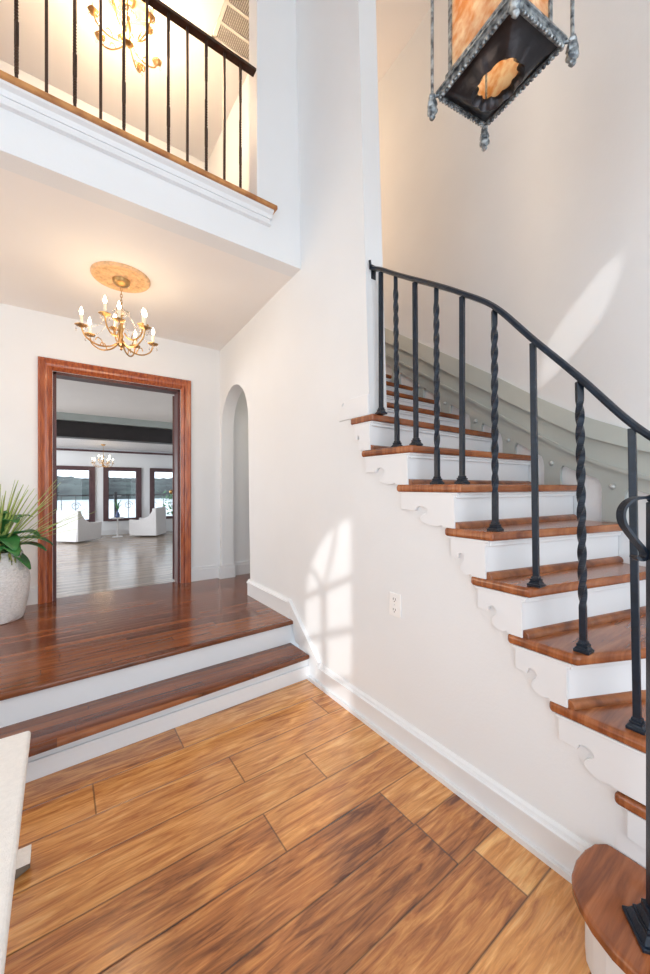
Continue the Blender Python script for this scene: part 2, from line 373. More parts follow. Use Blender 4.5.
mb.tube([(WX0+.265, -1.25, 2.1), (WX0+.36, -1.25, 2.28), (WX0+.42, -1.25, 2.47)], .016, 6)
o = mb.build('muntin', 'trim', f)
struct(MB().bx(-2.9, -2.8, -1.3, 5.1, -.05, 5.7).build('wall_left', 'wall'))

# living room beyond the doorway
W = [(-.055, .77), (1.245, 2.05), (2.56, 3.37)]
holes = [[(a, .31), (b, .31), (b, 1.83), (a, 1.83)] for a, b in W]
ring_wall('wall_far', 13.3, 13.42, [(-4, HF2-.05), (6, HF2-.05), (6, 2.8), (-4, 2.8)], holes)
for i, (a, b) in enumerate(W):
    mb = MB(); t = .13
    for x0, x1, z0, z1 in ((a-t, a, .26, 1.93), (b, b+t, .26, 1.93), (a, b, 1.83, 1.93), (a, b, .25, .31)):
        mb.bx(x0, x1, 13.255, 13.31, z0, z1)
    for x0, x1, z0, z1 in ((a, a+.02, .31, 1.83), (b-.02, b, .31, 1.83), (a+.02, b-.02, 1.81, 1.83), (a+.02, b-.02, .31, .33)):
        mb.bx(x0, x1, 13.31, 13.40, z0, z1)
    f = struct(mb.build('window_%d' % (i+2), 'frame'))
    MB().bx(a+.02, b-.02, 13.35, 13.356, .325, 1.815).build('pane', 'glass', f)
struct(MB().bx(-4, 6, YD+.14, 8.0, 2.60, 2.66).build('ceiling_living_room', 'ceil'))
struct(MB().bx(-4, 6, 8.0, 13.3, 2.48, 2.54).build('ceiling_boarded', 'boards'))
struct(MB().bx(-4, 6, 8.0, 8.3, 2.20, 2.48).build('ceiling_beam', 'beam', bevel=.01))
struct(MB().bx(-4, 6, 7.9, 8.0, 2.48, 2.60).build('trim_beam', 'stringer'))
struct(MB().bx(-4, 6, 13.22, 13.3, 2.375, 2.425).build('trim_crown_far', 'frame'))
struct(MB().bx(-4, 6, 13.27, 13.3, HF2, HF2+.15).build('baseboard_far', 'trim'))
struct(MB().bx(-4.05, -4, YD+.14, 13.4, HF2, 2.7).build('wall_far_left', 'wall'))
struct(MB().bx(6, 6.05, YD+.14, 13.4, HF2, 2.7).build('wall_far_right', 'wall'))
mb = MB(); mb.pxz([(2.02, 2.2), (2.02, 1.98), (2.06, 1.93), (2.10, 1.98), (2.16, 1.98), (2.20, 2.05), (2.26, 2.03), (2.34, 1.9), (2.42, 1.82), (2.6, 1.80), (2.6, 2.2)], 8.02, 8.28)
bk = mb.build('beam_corbel', 'beam', bevel=.008); tag(bk, 'dark scrolled corbel under the black ceiling beam', 'corbel')
MB().bx(2.44, 2.60, 8.05, 8.25, HF2, 1.81).build('post', 'beam', bk)
bk['label'] = 'dark scrolled corbel and post under the black ceiling beam'

# deck, lake and hills outside the lake windows
struct(MB().bx(-10, 14, 13.42, 17, HF2-.3, HF2-.1).build('floor_deck', 'deck'))
wv = MB().bx(-900, 900, 60, 470, -12.5, -12).build('lake', 'water'); wv['kind'] = 'stuff'; wv['label'] = 'pale bright lake water beyond the deck'; wv['category'] = 'water'
def ridge(name, y0, y1, base, amp, seed, label):
    rnd = random.Random(seed); ph = [rnd.random()*6 for _ in range(6)]
    mb = MB(); nx, ny = 240, 10; V = []
    for j in range(ny+1):
        row = []
        for i in range(nx+1):
            x = -300+i*5; t = j/ny; y = y0+(y1-y0)*t
            e = base+amp*(math.sin(x*.013+ph[0])+.6*math.sin(x*.031+ph[1])+.3*math.sin(x*.08+ph[2]))*.4
            e += (math.sin(x*.5+ph[3]+j)*.6+rnd.random()*2.2)*(1 if t > .1 else 0)
            row.append(mb.bm.verts.new((x, y, -12.2+(e+12.2)*min(1, t*1.25)**.6)))
        V.append(row)
    for j in range(ny):
        for i in range(nx): mb.bm.faces.new((V[j][i], V[j][i+1], V[j+1][i+1], V[j+1][i]))
    ex = bmesh.ops.extrude_face_region(mb.bm, geom=mb.bm.faces[:])
    bmesh.ops.translate(mb.bm, verts=[g for g in ex['geom'] if isinstance(g, bmesh.types.BMVert)], vec=(0, 5, -14))
    o = mb.build(name, 'hill'); tag(o, label, 'hill'); return o
ridge('hill', 465, 640, 12.5, 3.5, 3, 'dark wooded hillside along the far shore of the lake')
rnd = random.Random(11)
for k in range(26):
    x = 20+rnd.random()*330; z = -11+rnd.random()*9; y = 466+(z+12)*7
    s = 3+rnd.random()*3
    mb = MB(); mb.bx(x-s, x+s, y-3, y+3, z-3, z+1.3); mb.pxz([(x-s-.4, z+1.3), (x+s+.4, z+1.3), (x, z+3)], y-3.4, y+3.4)
    tag(mb.build('shore_house', 'shore_house'), 'tiny pale house among the trees on the far lake shore', 'house', 'houses on the far shore')

# ---------------------------------------------------------------- baseboards
def base_yz(name, segs, xf, mat='trim'):
    """segs: (y0,b0,t0, y1,b1,t1): board between bottom and top lines on the leaning wall"""
    mb = MB(); pf = [(-.004, 0), (.018, 0), (.018, .74), (.027, .77), (.027, .84), (.017, .87), (.014, .94), (.005, 1.0), (-.004, 1.0)]
    for y0, b0, t0, y1, b1, t1 in segs:
        A_ = [mb.bm.verts.new((xf(y0, 0)-d, y0, b0+(t0-b0)*u)) for d, u in pf]; B_ = [mb.bm.verts.new((xf(y1, 0)-d, y1, b1+(t1-b1)*u)) for d, u in pf]
        mb.bm.faces.new(A_); mb.bm.faces.new(B_[::-1])
        for i in range(len(pf)): j = (i+1) % len(pf); mb.bm.faces.new((A_[i], A_[j], B_[j], B_[i]))
    return mb
BH = .145
o = base_yz('baseboard_stair', [(2.03, 0.0, BH, .02, 0, BH)], lambda y, z: 1.412)
o.prism([(2.16, 0), (.02, 0), (.02, .022), (2.16, .022)], lambda y, z, t: (wall_x(y, z)-.002-t*.034, y, z), 0, 1)
struct(o.build('baseboard_stair', 'trim'))
o = base_yz('b', [(3.155, HP, HP+BH, 2.40, HP, HP+BH)], lambda y, z: 1.405)
o.prism([(2.40, HP), (2.40, HP+BH), (2.335, HP+BH-.05), (2.02, .15), (2.02, .0), (2.15, 0.0), (2.17, .17), (2.33, .19)], lambda y, z, t: (wall_x(y, z)+.002-t*.016, y, z), 0, 1)
o.prism([(2.40, HP+BH), (2.02, .155), (2.045, .125), (2.41, HP+BH-.035)], lambda y, z, t: (wall_x(y, z)+.002-t*.028, y, z), 0, 1)
struct(o.build('baseboard_platform', 'trim', bevel=.002))
mb = MB()
for x0, x1 in ((-2.8, -.125), (1.10, 1.405)):
    mb.bx(x0, x1, YD-.018, YD+.002, HP, HP+.115); mb.bx(x0, x1, YD-.012, YD+.002, HP+.115, HP+BH)
mb.bx(1.392, 1.56, 3.858, 3.876, HP, HP+.115); mb.bx(1.396, 1.556, 3.863, 3.876, HP+.115, HP+BH)
mb.bx(1.39, 1.41, 3.86, 3.94, HP, HP+.115)
mb.bx(1.56, 2.9, YD-.018, YD+.002, HP, HP+.115); mb.bx(1.56, 2.9, YD-.012, YD+.002, HP+.115, HP+BH)
mb.bx(1.405, 1.56, 3.14, 3.155, HP, HP+.13)
struct(mb.build('baseboard_door', 'trim', bevel=.002))
# fascia trim with cove and the wooden nosing of the balcony
mb = MB()
mb.pxz([(-2.8, 2.975), (1.09, 2.975), (1.09, 3.055), (-2.8, 3.055)], YF-.018, YF+.002)
mb.pxz([(-2.8, 2.967), (1.095, 2.967), (1.095, 2.980), (-2.8, 2.980)], YF-.026, YF+.002)
mb.pxz([(-2.8, 3.005), (1.092, 3.005), (1.092, 3.012), (-2.8, 3.012)], YF-.024, YF+.002)
mb.prism([(0, 0), (-.045, 0), (-.043, -.012), (-.025, -.022), (-.018, -.04), (0, -.045)], lambda a, z, t: (t, YF+.0+a, 3.055+z), -2.8, 1.105)
struct(mb.build('trim_balcony', 'trim'))
struct(MB().bx(-2.8, 1.125, YF-.062, YF+.14, 3.056, 3.082).build('trim_balcony_nosing', 'oak_edge', bevel=.008, seg=3))

# ---------------------------------------------------------------- platform step
t = thing('platform_step', (.3, 2.1, 0), 'dark oak step with white riser leading up to the raised hall', 'step')
MB().pz([(-2.8, 1.915), (1.388, 2.125), (1.388, 2.38), (-2.8, 2.30)], .142, .172).build('tread', 'platform', t, bevel=.010, seg=3)
mb = MB(); mb.pz([(-2.8, 2.06), (1.40, 2.165), (1.40, 2.19), (-2.8, 2.085)], 0, .145)
mb.pz([(-2.8, 2.045), (1.40, 2.150), (1.40, 2.165), (-2.8, 2.06)], .0, .085)
mb.pz([(-2.8, 2.05), (1.40, 2.155), (1.40, 2.175), (-2.8, 2.07)], .126, .145)
mb.build('riser', 'trim', t, bevel=.003)
mb = MB(); mb.pz([(-2.8, 2.245), (1.395, 2.380), (1.395, 2.42), (-2.8, 2.42)], .168, HP-.026); mb.build('upper_riser', 'trim', t)

# ---------------------------------------------------------------- doorway casing and doors
t = thing('door_casing', (.49, YD, HP), 'glossy reddish mahogany casing framing the double doorway', 'door frame')
prof = [(0, 0), (0, .03), (.012, .042), (.028, .034), (.045, .026), (.062, .024), (.072, .030), (.084, .022), (.098, .014), (.098, 0)]
def casing_leg(x, sgn): 
    pts = [(x-sgn*.004+sgn*0, 0)]
    mb = MB(); base = []
    A_, B_ = [], []
    for a, d in prof:
        xx = x+sgn*(.10-a); zt = DH+(.10-a)
        A_.append(mb.bm.verts.new((xx, YD-d+.001, HP))); B_.append(mb.bm.verts.new((xx, YD-d+.001, zt)))
    mb.bm.faces.new(A_); mb.bm.faces.new(B_[::-1])
    for i in range(len(prof)):
        j = (i+1) % len(prof); mb.bm.faces.new((A_[i], B_[i], B_[j], A_[j]))
    return mb
casing_leg(DX0, -1).build('side_casing', 'casing', t); casing_leg(DX1, 1).build('side_casing', 'casing', t)
mb = MB(); A_, B_ = [], []
for a, d in prof:
    o_ = .10-a; A_.append(mb.bm.verts.new((DX0-o_, YD-d+.001, DH+o_))); B_.append(mb.bm.verts.new((DX1+o_, YD-d+.001, DH+o_)))
mb.bm.faces.new(A_); mb.bm.faces.new(B_[::-1])
for i in range(len(prof)):
    j = (i+1) % len(prof); mb.bm.faces.new((A_[i], B_[i], B_[j], A_[j]))
mb.build('head_casing', 'casing', t)
mb = MB()
mb.bx(DX0-.002, DX0+.025, YD+.001, YD+.138, HP, DH); mb.bx(DX1-.025, DX1+.002, YD+.001, YD+.138, HP, DH); mb.bx(DX0, DX1, YD+.001, YD+.138, DH-.025, DH+.002)
mb.build('jamb', 'doorwood', t)
for s, hx, nm in ((-1, DX0-.022, 'left'), (1, DX1-.012, 'right')):
    w = .46
    d = thing('panelled_door', (hx, YD+.12, HP), 'dark mahogany door leaf folded open at the %s side of the doorway' % nm, 'door', 'double doors of the hall')
    x0, x1 = (hx-.0, hx+.036) if s < 0 else (hx-.036, hx)
    y0 = YD+.15
    mb = MB()
    mb.bx(x0, x1, y0, y0+.09, HP+.01, DH-.035); mb.bx(x0, x1, y0+w-.09, y0+w, HP+.01, DH-.035)
    for z0, z1 in ((HP+.01, HP+.2), (HP+.85, HP+.97), (DH-.15, DH-.035)): mb.bx(x0, x1, y0+.09, y0+w-.09, z0, z1)
    mb.build('leaf', 'doorwood', d, bevel=.004)
    mb = MB(); mb.bx(x0+.01, x1-.01, y0+.09, y0+w-.09, HP+.2, HP+.85); mb.bx(x0+.01, x1-.01, y0+.09, y0+w-.09, HP+.97, DH-.15); mb.build('panel', 'doorwood', d)
    for z in (HP+.22, HP+1.0, DH-.22):
        MB().bx(hx-.006 if s > 0 else hx-.002, hx+.002 if s > 0 else hx+.006, y0-.03, y0+.015, z-.05, z+.05).build('hinge', 'hinge', d)
    k = MB(); kx = x1 if s < 0 else x0; sg = 1 if s < 0 else -1
    k.ball((kx+sg*.04, y0+w-.05, HP+.92), .024); k.tube([(kx, y0+w-.05, HP+.92), (kx+sg*.04, y0+w-.05, HP+.92)], .009); k.build('door_knob', 'hinge', d, smooth=True); d.rotation_euler.z = math.radians(10 if s < 0 else -17)

# ---------------------------------------------------------------- staircase
t = thing('curved_staircase', (2, 1.4, 0), 'curving white staircase with oak treads and scrolled side brackets', 'staircase')
def xe(n): return lx(hn(n))-.022
def tread_poly(n):
    xf = xe(n) if n <= 9 else lx(hn(n))+.13; yf = NY[n]
    yo = YO[n]; xo = xwall(yo)-.004
    nn = n+1
    if n == 16: yb_r, ybo = NY[16]+.06, YO[16]+.06
    else: yb_r, ybo = NY[nn]+.045, YO[nn]+.045
    xb = xwall(ybo)-.004
    P = []
    if n in (3, 4):      # gentle sweep of the winders
        P = [(xf, yf), (xf+.25, yf-.25*(.45 if n == 4 else .7)), (xo, yo)]
    else: P = [(xf, yf), (xo, yo)]
    for k in range(1, 6):
        y = yo+(ybo-yo)*k/6; P.append((xwall(y)-.004, y))
    P.append((xb, ybo))
    if n <= 9:
        xr = lx(hn(n))+.02 if n < 9 else lx(hn(n))-.001
        yend = YE[n]
        P += ([(xr+.135, yb_r), (xr+.135, 1.542), (xr, 1.542)] if n == 9 else [(xr, yb_r)])+[(xr, yend), (xf+.006, yend), (xf, yend-.012)]
    else: P += [(xf, yb_r)]
    return P
def front_line(n, inset):
    yf = NY[n]+inset; xf = (xe(n)+.022 if n <= 9 else lx(hn(n))+.14)
    if n in (3, 4): k = .45 if n == 4 else .7; L = [(xf, yf), (xf+.25, yf-.25*k)]
    else: L = [(xf, yf)]
    yo = YO[n]+inset; L.append((xwall(yo)-.005, yo)); return L
def strip(mb, line, d0, d1, z0, z1):
    mb.pz([(x, y+d0) for x, y in line]+[(x, y+d1) for x, y in reversed(line)], z0, z1)
for n in range(3, 17):
    MB().pz(tread_poly(n), hn(n)-.036, hn(n)).build('tread', 'tread', t, bevel=.013, seg=4, label=None)
    mb = MB(); strip(mb, front_line(n, .035), 0, .018, hn(n-1)-(.0 if n > 3 else 0), hn(n)-.036); mb.build('riser', 'trim', t)
    mb = MB(); ln = front_line(n, .035)
    strip(mb, ln, -.012, .0, hn(n)-.060, hn(n)-.036); strip(mb, ln, -.020, 0, hn(n)-.046, hn(n)-.036)
    if n <= 9:
        yend = YE[n]-.02
        for th, z0 in ((.010, .058), (.017, .046)):
            mb.pyz([(NY[n]+.036-th, hn(n)-z0), (yend, hn(n)-z0), (yend, hn(n)-.036), (NY[n]+.036-th, hn(n)-.036)], lx(hn(n))-th, lx(hn(n))+.003)
    mb.build('cove_molding', 'trim', t, bevel=.003)
    # brown quarter round at the foot of the riser
    mb = MB(); ln = front_line(n, .035); zz = hn(n-1)
    if n-1 <= 8: ln = [(xe(n-1)+.012, ln[0][1]-(ln[1][1]-ln[0][1])*.02)]+ln[0:]
    sec = [(-.022, 0), (-.022, .010), (-.015, .020), (-.004, .026), (0, .026), (0, 0)]
    for a, b in zip(ln, ln[1:]):
        A_ = [mb.bm.verts.new((a[0], a[1]+d, zz+h)) for d, h in sec]; B_ = [mb.bm.verts.new((b[0], b[1]+d, zz+h)) for d, h in sec]
        mb.bm.faces.new(A_); mb.bm.faces.new(B_[::-1])
        for i in range(len(sec)): j = (i+1) % len(sec); mb.bm.faces.new((A_[i], A_[j], B_[j], B_[i]))
    if n-1 >= 2: mb.build('quarter_round', 'nosing', t, smooth=True)
# scroll brackets
def bracket(n):
    yb = YE[n]-.032; yp = YE[n-1]-.01 if n > 2 else NY[2]+.03; h = hn(n); run = yb-yp
    yr = NY[n]+.034
    def P(u, v): return (yp+run*u, h-.037-v*.151)      # u 0 at lower step, 1 at back; v down 0..1
    pts = [(yr, h-.037), (yb, h-.037), P(1, .55), P(.67, .575), P(.63, .46), P(.56, .42), P(.47, .43), P(.40, .49), P(.38, .56), P(.42, .63), P(.50, .69), P(.55, .77), P(.54, .86), P(.46, .93), P(.32, .985), P(.17, .985), P(.08, .95), P(.06, 1.0)]
    pts += [(yr, h-.037-.151)]
    return pts
for n in range(2, 10):
    MB().prism(bracket(n), lambda y, z, q, n=n: (lx(z)+.001-q, y, z), 0, .018).build('scroll_bracket', 'trim', t, bevel=.0015)
# second step: return along the wall, rounded front
NY2 = -.12
MB().pz([(xe(2), YE[2]), (xe(2)-.004, .1), (xe(2)+.02, -.02), (xe(2)+.12, -.14), (1.75, -.38), (xwall(-.45)-.01, -.5), (xwall(-.25)-.01, -.25), (lx(.4)+.02, .42)], hn(2)-.036, hn(2)).build('tread', 'tread', t, bevel=.013, seg=4)
MB().pz([(lx(.3), .42), (lx(.3), .09), (lx(.3)+.025, 0), (lx(.3)+.12, -.1), (1.75, -.34), (2.0, -.46), (2.0, -.36), (1.7, -.1), (1.5, .1), (1.44, .42)], hn(1), hn(2)-.036).build('riser', 'trim', t)
# starting step with bullnose end
bn = [(1.409, .445), (1.375, .468), (1.328, .478), (1.270, .480), (1.215, .470), (1.175, .452), (1.145, .425), (1.115, .385), (1.092, .335), (1.082, .28), (1.080, .22), (1.095, .12), (1.14, .0), (1.25, -.16), (1.45, -.34), (1.75, -.58), (1.99, -.72), (1.99, -.45), (1.45, .0), (1.409, .2)]
def inset(P, d, c=(1.35, .1)):
    out = []
    for x, y in P: v = Vector((c[0]-x, c[1]-y)); v.normalize(); out.append((x+v.x*d, y+v.y*d))
    return out
M['tread_red'] = M['tread']
MB().pz(bn, hn(1)-.034, hn(1)).build('tread', 'tread', t, bevel=.011, seg=4)
MB().pz(inset(bn, .032), 0, hn(1)-.034).build('riser', 'trim', t)
# wall plinth where the railing wall ends
mb = MB()
mb.prism([(1.50, hn(9)+.001), (1.76, hn(9)+.001), (1.76, hn(9)+.05), (1.70, hn(9)+.095), (1.66, hn(9)+.115), (1.50, hn(9)+.115)], lambda y, z, q: (lx(z)+.001-q, y, z), 0, .010)
mb.prism([(lx(1.75)-.009, hn(9)+.001), (lx(1.75)+.13, hn(9)+.001), (lx(1.75)+.13, hn(9)+.115), (lx(1.75)-.009, hn(9)+.115)], lambda x, z, q: (x, 1.516-q, z), 0, .012)
mb.build('plinth', 'trim', t, bevel=.003)
# scrolls cut on the face of the tall wall above the ninth tread
for yy, hh in ((1.72, 1.775),):
    mb = MB(); mb.tube([(lx(hh)-.003, yy-.03, hh+.0), (lx(hh)-.003, yy, hh-.004), (lx(hh)-.003, yy+.012, hh+.012), (lx(hh)-.003, yy, hh+.024)], .0035, 6); mb.build('scroll_bracket', 'trim', t)

# ---------------------------------------------------------------- panelled stringer on the curved wall
t = thing('wall_stringer', (2.7, 1.5, 1.3), 'pale grey-green stepped stringer boards following the stairs up the curved wall', 'stringer')
KY = [-.6, 0, .3, .54, .827, 1.12, 1.498, 2.03, 2.80, 3.5]
TOP = [1.36, 1.44, 1.49, 1.55, 1.687, 1.863, 2.122, 2.464, 2.96, 3.42]
L1 = [1.26, 1.35, 1.40, 1.47, 1.581, 1.752, 1.985, 2.319, 2.825, 3.28]
L2 = [1.12, 1.22, 1.28, 1.352, 1.466, 1.635, 1.856, 2.191, 2.69, 3.14]
L3 = [1.02, 1.14, 1.205, 1.282, 1.379, 1.515, 1.734, 2.063, 2.60, 3.03]
def itp(T, y):
    for i in range(len(KY)-1):
        if y <= KY[i+1]: u = (y-KY[i])/(KY[i+1]-KY[i]); return T[i]+(T[i+1]-T[i])*u
    return T[-1]
def sm(T, y): return (itp(T, y-.08)+itp(T, y)*2+itp(T, y+.08))/4
YS = [-.5+.08*k for k in range(50)]
def wall_band(lo, hi, th, th2=None):
    mb = MB(); th2 = th if th2 is None else th2; prev = None
    for y in YS:
        x = xwall(y); r = [mb.bm.verts.new(p) for p in ((x+.01, y, lo(y)), (x-th, y, lo(y)), (x-th2, y, hi(y)), (x+.01, y, hi(y)))]
        if prev:
            for i in range(4): j = (i+1) % 4; mb.bm.faces.new((prev[i], prev[j], r[j], r[i]))
        else: mb.bm.faces.new(r)
        prev = r
    mb.bm.faces.new(prev[::-1]); return mb
wall_band(lambda y: sm(L1, y), lambda y: sm(TOP, y), .050, .020).build('top_board', 'stringer', t, smooth=True)
wall_band(lambda y: sm(L2, y), lambda y: sm(L1, y)+.004, .036, .022).build('middle_board', 'stringer', t, smooth=True)
wall_band(lambda y: sm(L2, y)-.008, lambda y: sm(L2, y)+.012, .048).build('bead', 'stringer', t, smooth=True)
wall_band(lambda y: sm(L3, y), lambda y: sm(L2, y)+.002, .026).build('lower_board', 'stringer', t, smooth=True)
for n, y in ((5, .40), (6, .673), (7, 1.008), (8, 1.335), (9, 1.642), (10, 1.975), (11, 2.30), (12, 2.62), (13, 2.93)):
    w = .052
    prof_ = [(y-w, hn(n)+.002), (y+w, hn(n)+.002), (y+w, L3[0])]
    top = lambda yy: sm(L3, yy)+.01
    pts = [(y-w, hn(n)+.002), (y+w, hn(n)+.002), (y+w, top(y+w)-.06), (y+w+.006, top(y+w)-.03), (y+w+.022, top(y+w+.022)), (y-w-.022, top(y-w-.022)), (y-w-.006, top(y-w)-.03), (y-w, top(y-w)-.05)]
    p = MB().prism(pts, lambda yy, z, q: (xwall(yy)+.005-q, yy, z), 0, .030).build('post', 'stringer', t)
    b = MB(); b.ball((xwall(y)-.028, y, sm(L3, y)-.015), .014); b.build('bolt', 'bolt', p, smooth=True)

# ---------------------------------------------------------------- iron balustrade of the stairs
t = thing('stair_railing', (1.43, .9, .9), 'blue-black wrought iron stair railing with plain and twisted balusters', 'railing')
def bar_mesh(L, w, twisted, dx=0, dy=0, turns=3.0, zones=None, rz=0):
    mb = MB(); zs = [L*k/110 for k in range(111)] if twisted else [0, L]
    zones = zones or [(.12, .42), (.56, .86)]
    prev = None
    for z in zs:
        a = 0; u = z/L; k = 1
        for z0, z1 in zones:
            a += turns*2*PI*min(1, max(0, (u-z0)/(z1-z0)))
            if z0 < u < z1: k = .98
        if not twisted: a = 0; k = 1
        ring = [mb.bm.verts.new((w/2*k*math.sqrt(2)*math.cos(a+rz+PI/4+PI/2*i)+dx*u, w/2*k*math.sqrt(2)*math.sin(a+rz+PI/4+PI/2*i)+dy*u, z)) for i in range(4)]
        if prev:
            for i in range(4): j = (i+1) % 4; mb.bm.faces.new((prev[i], prev[j], ring[j], ring[i]))
        else: mb.bm.faces.new(ring[::-1])
        prev = ring
    mb.bm.faces.new(prev); return mb
def shoe_mesh(s=1.0):
    mb = MB()
    mb.box((0, 0, .006*s), (.056*s, .056*s, .012*s)); mb.box((0, 0, .018*s), (.050*s, .050*s, .012*s), taper=.72)
    mb.box((0, 0, .028*s), (.040*s, .040*s, .008*s)); mb.box((0, 0, .038*s), (.032*s, .032*s, .012*s), taper=.9); return mb
BAL = [(9, 1.448, 1.438, 2.441, 0), (8, 1.338, 1.337, 2.371, 1), (8, 1.214, 1.211, 2.287, 0), (7, 1.095, 1.091, 2.209, 1), (7, .965, .957, 2.115, 0),
       (6, .819, .816, 2.004, 1), (5, .665, .671, 1.830, 0), (4, .516, .524, 1.657, 1), (3, .375, .385, 1.484, 0)]
ptsr = []
for n, y, yt, ht, tw in BAL:
    h0 = hn(n); x = lx(h0)+.037; ht += .004
    b = bar_mesh(ht-h0, .0195, tw, -.012, yt-y, rz=.1, turns=2.6, zones=[(.17, .93)]).build('twisted_baluster' if tw else 'baluster', 'iron', t, bevel=0 if tw else .002, loc=(x, y, h0))
    s = shoe_mesh(.84).build('shoe', 'iron', b, bevel=.002, loc=(x, y, h0))
    ptsr.append((x-.012, yt, ht))
def catmull(P, m=6):
    P = [Vector(p) for p in P]; out = []
    for i in range(len(P)-1):
        a = P[i-1] if i else P[0]*2-P[1]; b, c = P[i], P[i+1]; d = P[i+2] if i+2 < len(P) else P[-1]*2-P[-2]
        for k in range(m):
            u = k/m; out.append(.5*((2*b)+(c-a)*u+(2*a-5*b+4*c-d)*u*u+(3*b-a-3*c+d)*u**3))
    return out+[P[-1]]
NX, NYY = 1.212, .282
rail = [(lx(2.45)+.045, 1.512, 2.486), ptsr[0]]+ptsr[1:]+[(1.425, .27, 1.385), (1.405, .165, 1.32), (1.34, .125, 1.290), (1.26, .165, 1.280), (1.21, .225, 1.278), (NX, NYY+.0, 1.278)]
rail = [(p[0], p[1], p[2]+.010) for p in rail]
sec = [(-.020, -.008), (.020, -.008), (.024, .000), (.021, .010), (.010, .017), (-.010, .017), (-.021, .010), (-.024, .000)]
rl = MB(); rl.sweep(catmull(rail, 6), [(a*.82, b*.82) for a, b in sec]); rl = rl.build('handrail', 'iron', t, smooth=True)
# scroll end of the rail past the newel
cp = [(650, 498), (643, 497.5), (634, 498.5), (627, 502), (622, 508), (620.5, 515), (622, 523), (627, 531), (634, 540), (640, 547), (643.5, 553), (642, 558), (637, 559), (633, 556)]
U = (525/644.6, 374/644.6); V = (-267/459.5, 374/459.5)
sc = []
Z0 = .95
for i, (a, b) in enumerate(cp):
    # the scroll hangs in an upright plane in front of the newel, seen nearly face on
    X = (a-325)/374*Z0; sc.append((U[0]*X+U[1]*Z0, V[0]*X+V[1]*Z0, CAMZ-(b-487)/374*Z0))
mb = MB(); dr = Vector((U[1], V[1], 0)).normalized()
mb.sweep([(NX, NYY, 1.284)]+[tuple(q) for q in catmull(sc, 4)], [(-.0035, -.012), (.0035, -.012), (.0035, .012), (-.0035, .012)], up=tuple(dr)); mb.build('scroll_end', 'iron', t, smooth=True)
nz = hn(1)
nrot = math.atan2(.064, .077)
nw = thing_dummy = None
mb = bar_mesh(1.272-nz, .028, False, rz=nrot); nw = mb.build('newel_post', 'iron', t, bevel=.003, loc=(NX, NYY, nz))
mb = MB()
for s, z0, z1, tp in ((.100, 0, .010, 1), (.088, .010, .028, .8), (.067, .028, .037, 1), (.058, .037, .054, .75), (.042, .054, .068, 1)):
    mb.box((0, 0, (z0+z1)/2), (s, s, z1-z0), rz=nrot, taper=tp)
mb.build('base_plate', 'iron', nw, bevel=.002, loc=(NX, NYY, nz))
mb = MB(); mb.box((lx(2.45)+.055, 1.508, 2.478), (.03, .012, .075)); mb.tube([(lx(2.45)+.03, 1.50, 2.49), (lx(2.45)+.018, 1.49, 2.50), (lx(2.45)+.012, 1.487, 2.52)], .007, 8); mb.build('wall_bracket', 'iron', t)

# ---------------------------------------------------------------- balcony railing
t = thing('balcony_railing', (.4, YF-.02, 3.08), 'brown-black iron railing of thin plain and twisted bars on the balcony', 'railing')
bxs = [-.151, -.045, .063, .168, .269, .376, .482, .581, .686, .792, .892]
for i, x in enumerate(bxs):
    tw = i % 2 == 0
    bar_mesh(.775, .0125, tw, turns=2.6, zones=[(.06, .22), (.36, .56), (.70, .88)]).build('twisted_baluster' if tw else 'baluster', 'brown_iron', t, smooth=tw, loc=(x, YF-.02, 3.081))
MB().sweep([(-2.75, YF-.02, 3.866), (.985, YF-.02, 3.866)], [(-.022, -.010), (.022, -.010), (.024, .004), (.012, .014), (-.012, .014), (-.024, .004)]).build('top_rail', 'brown_iron', t, smooth=True)

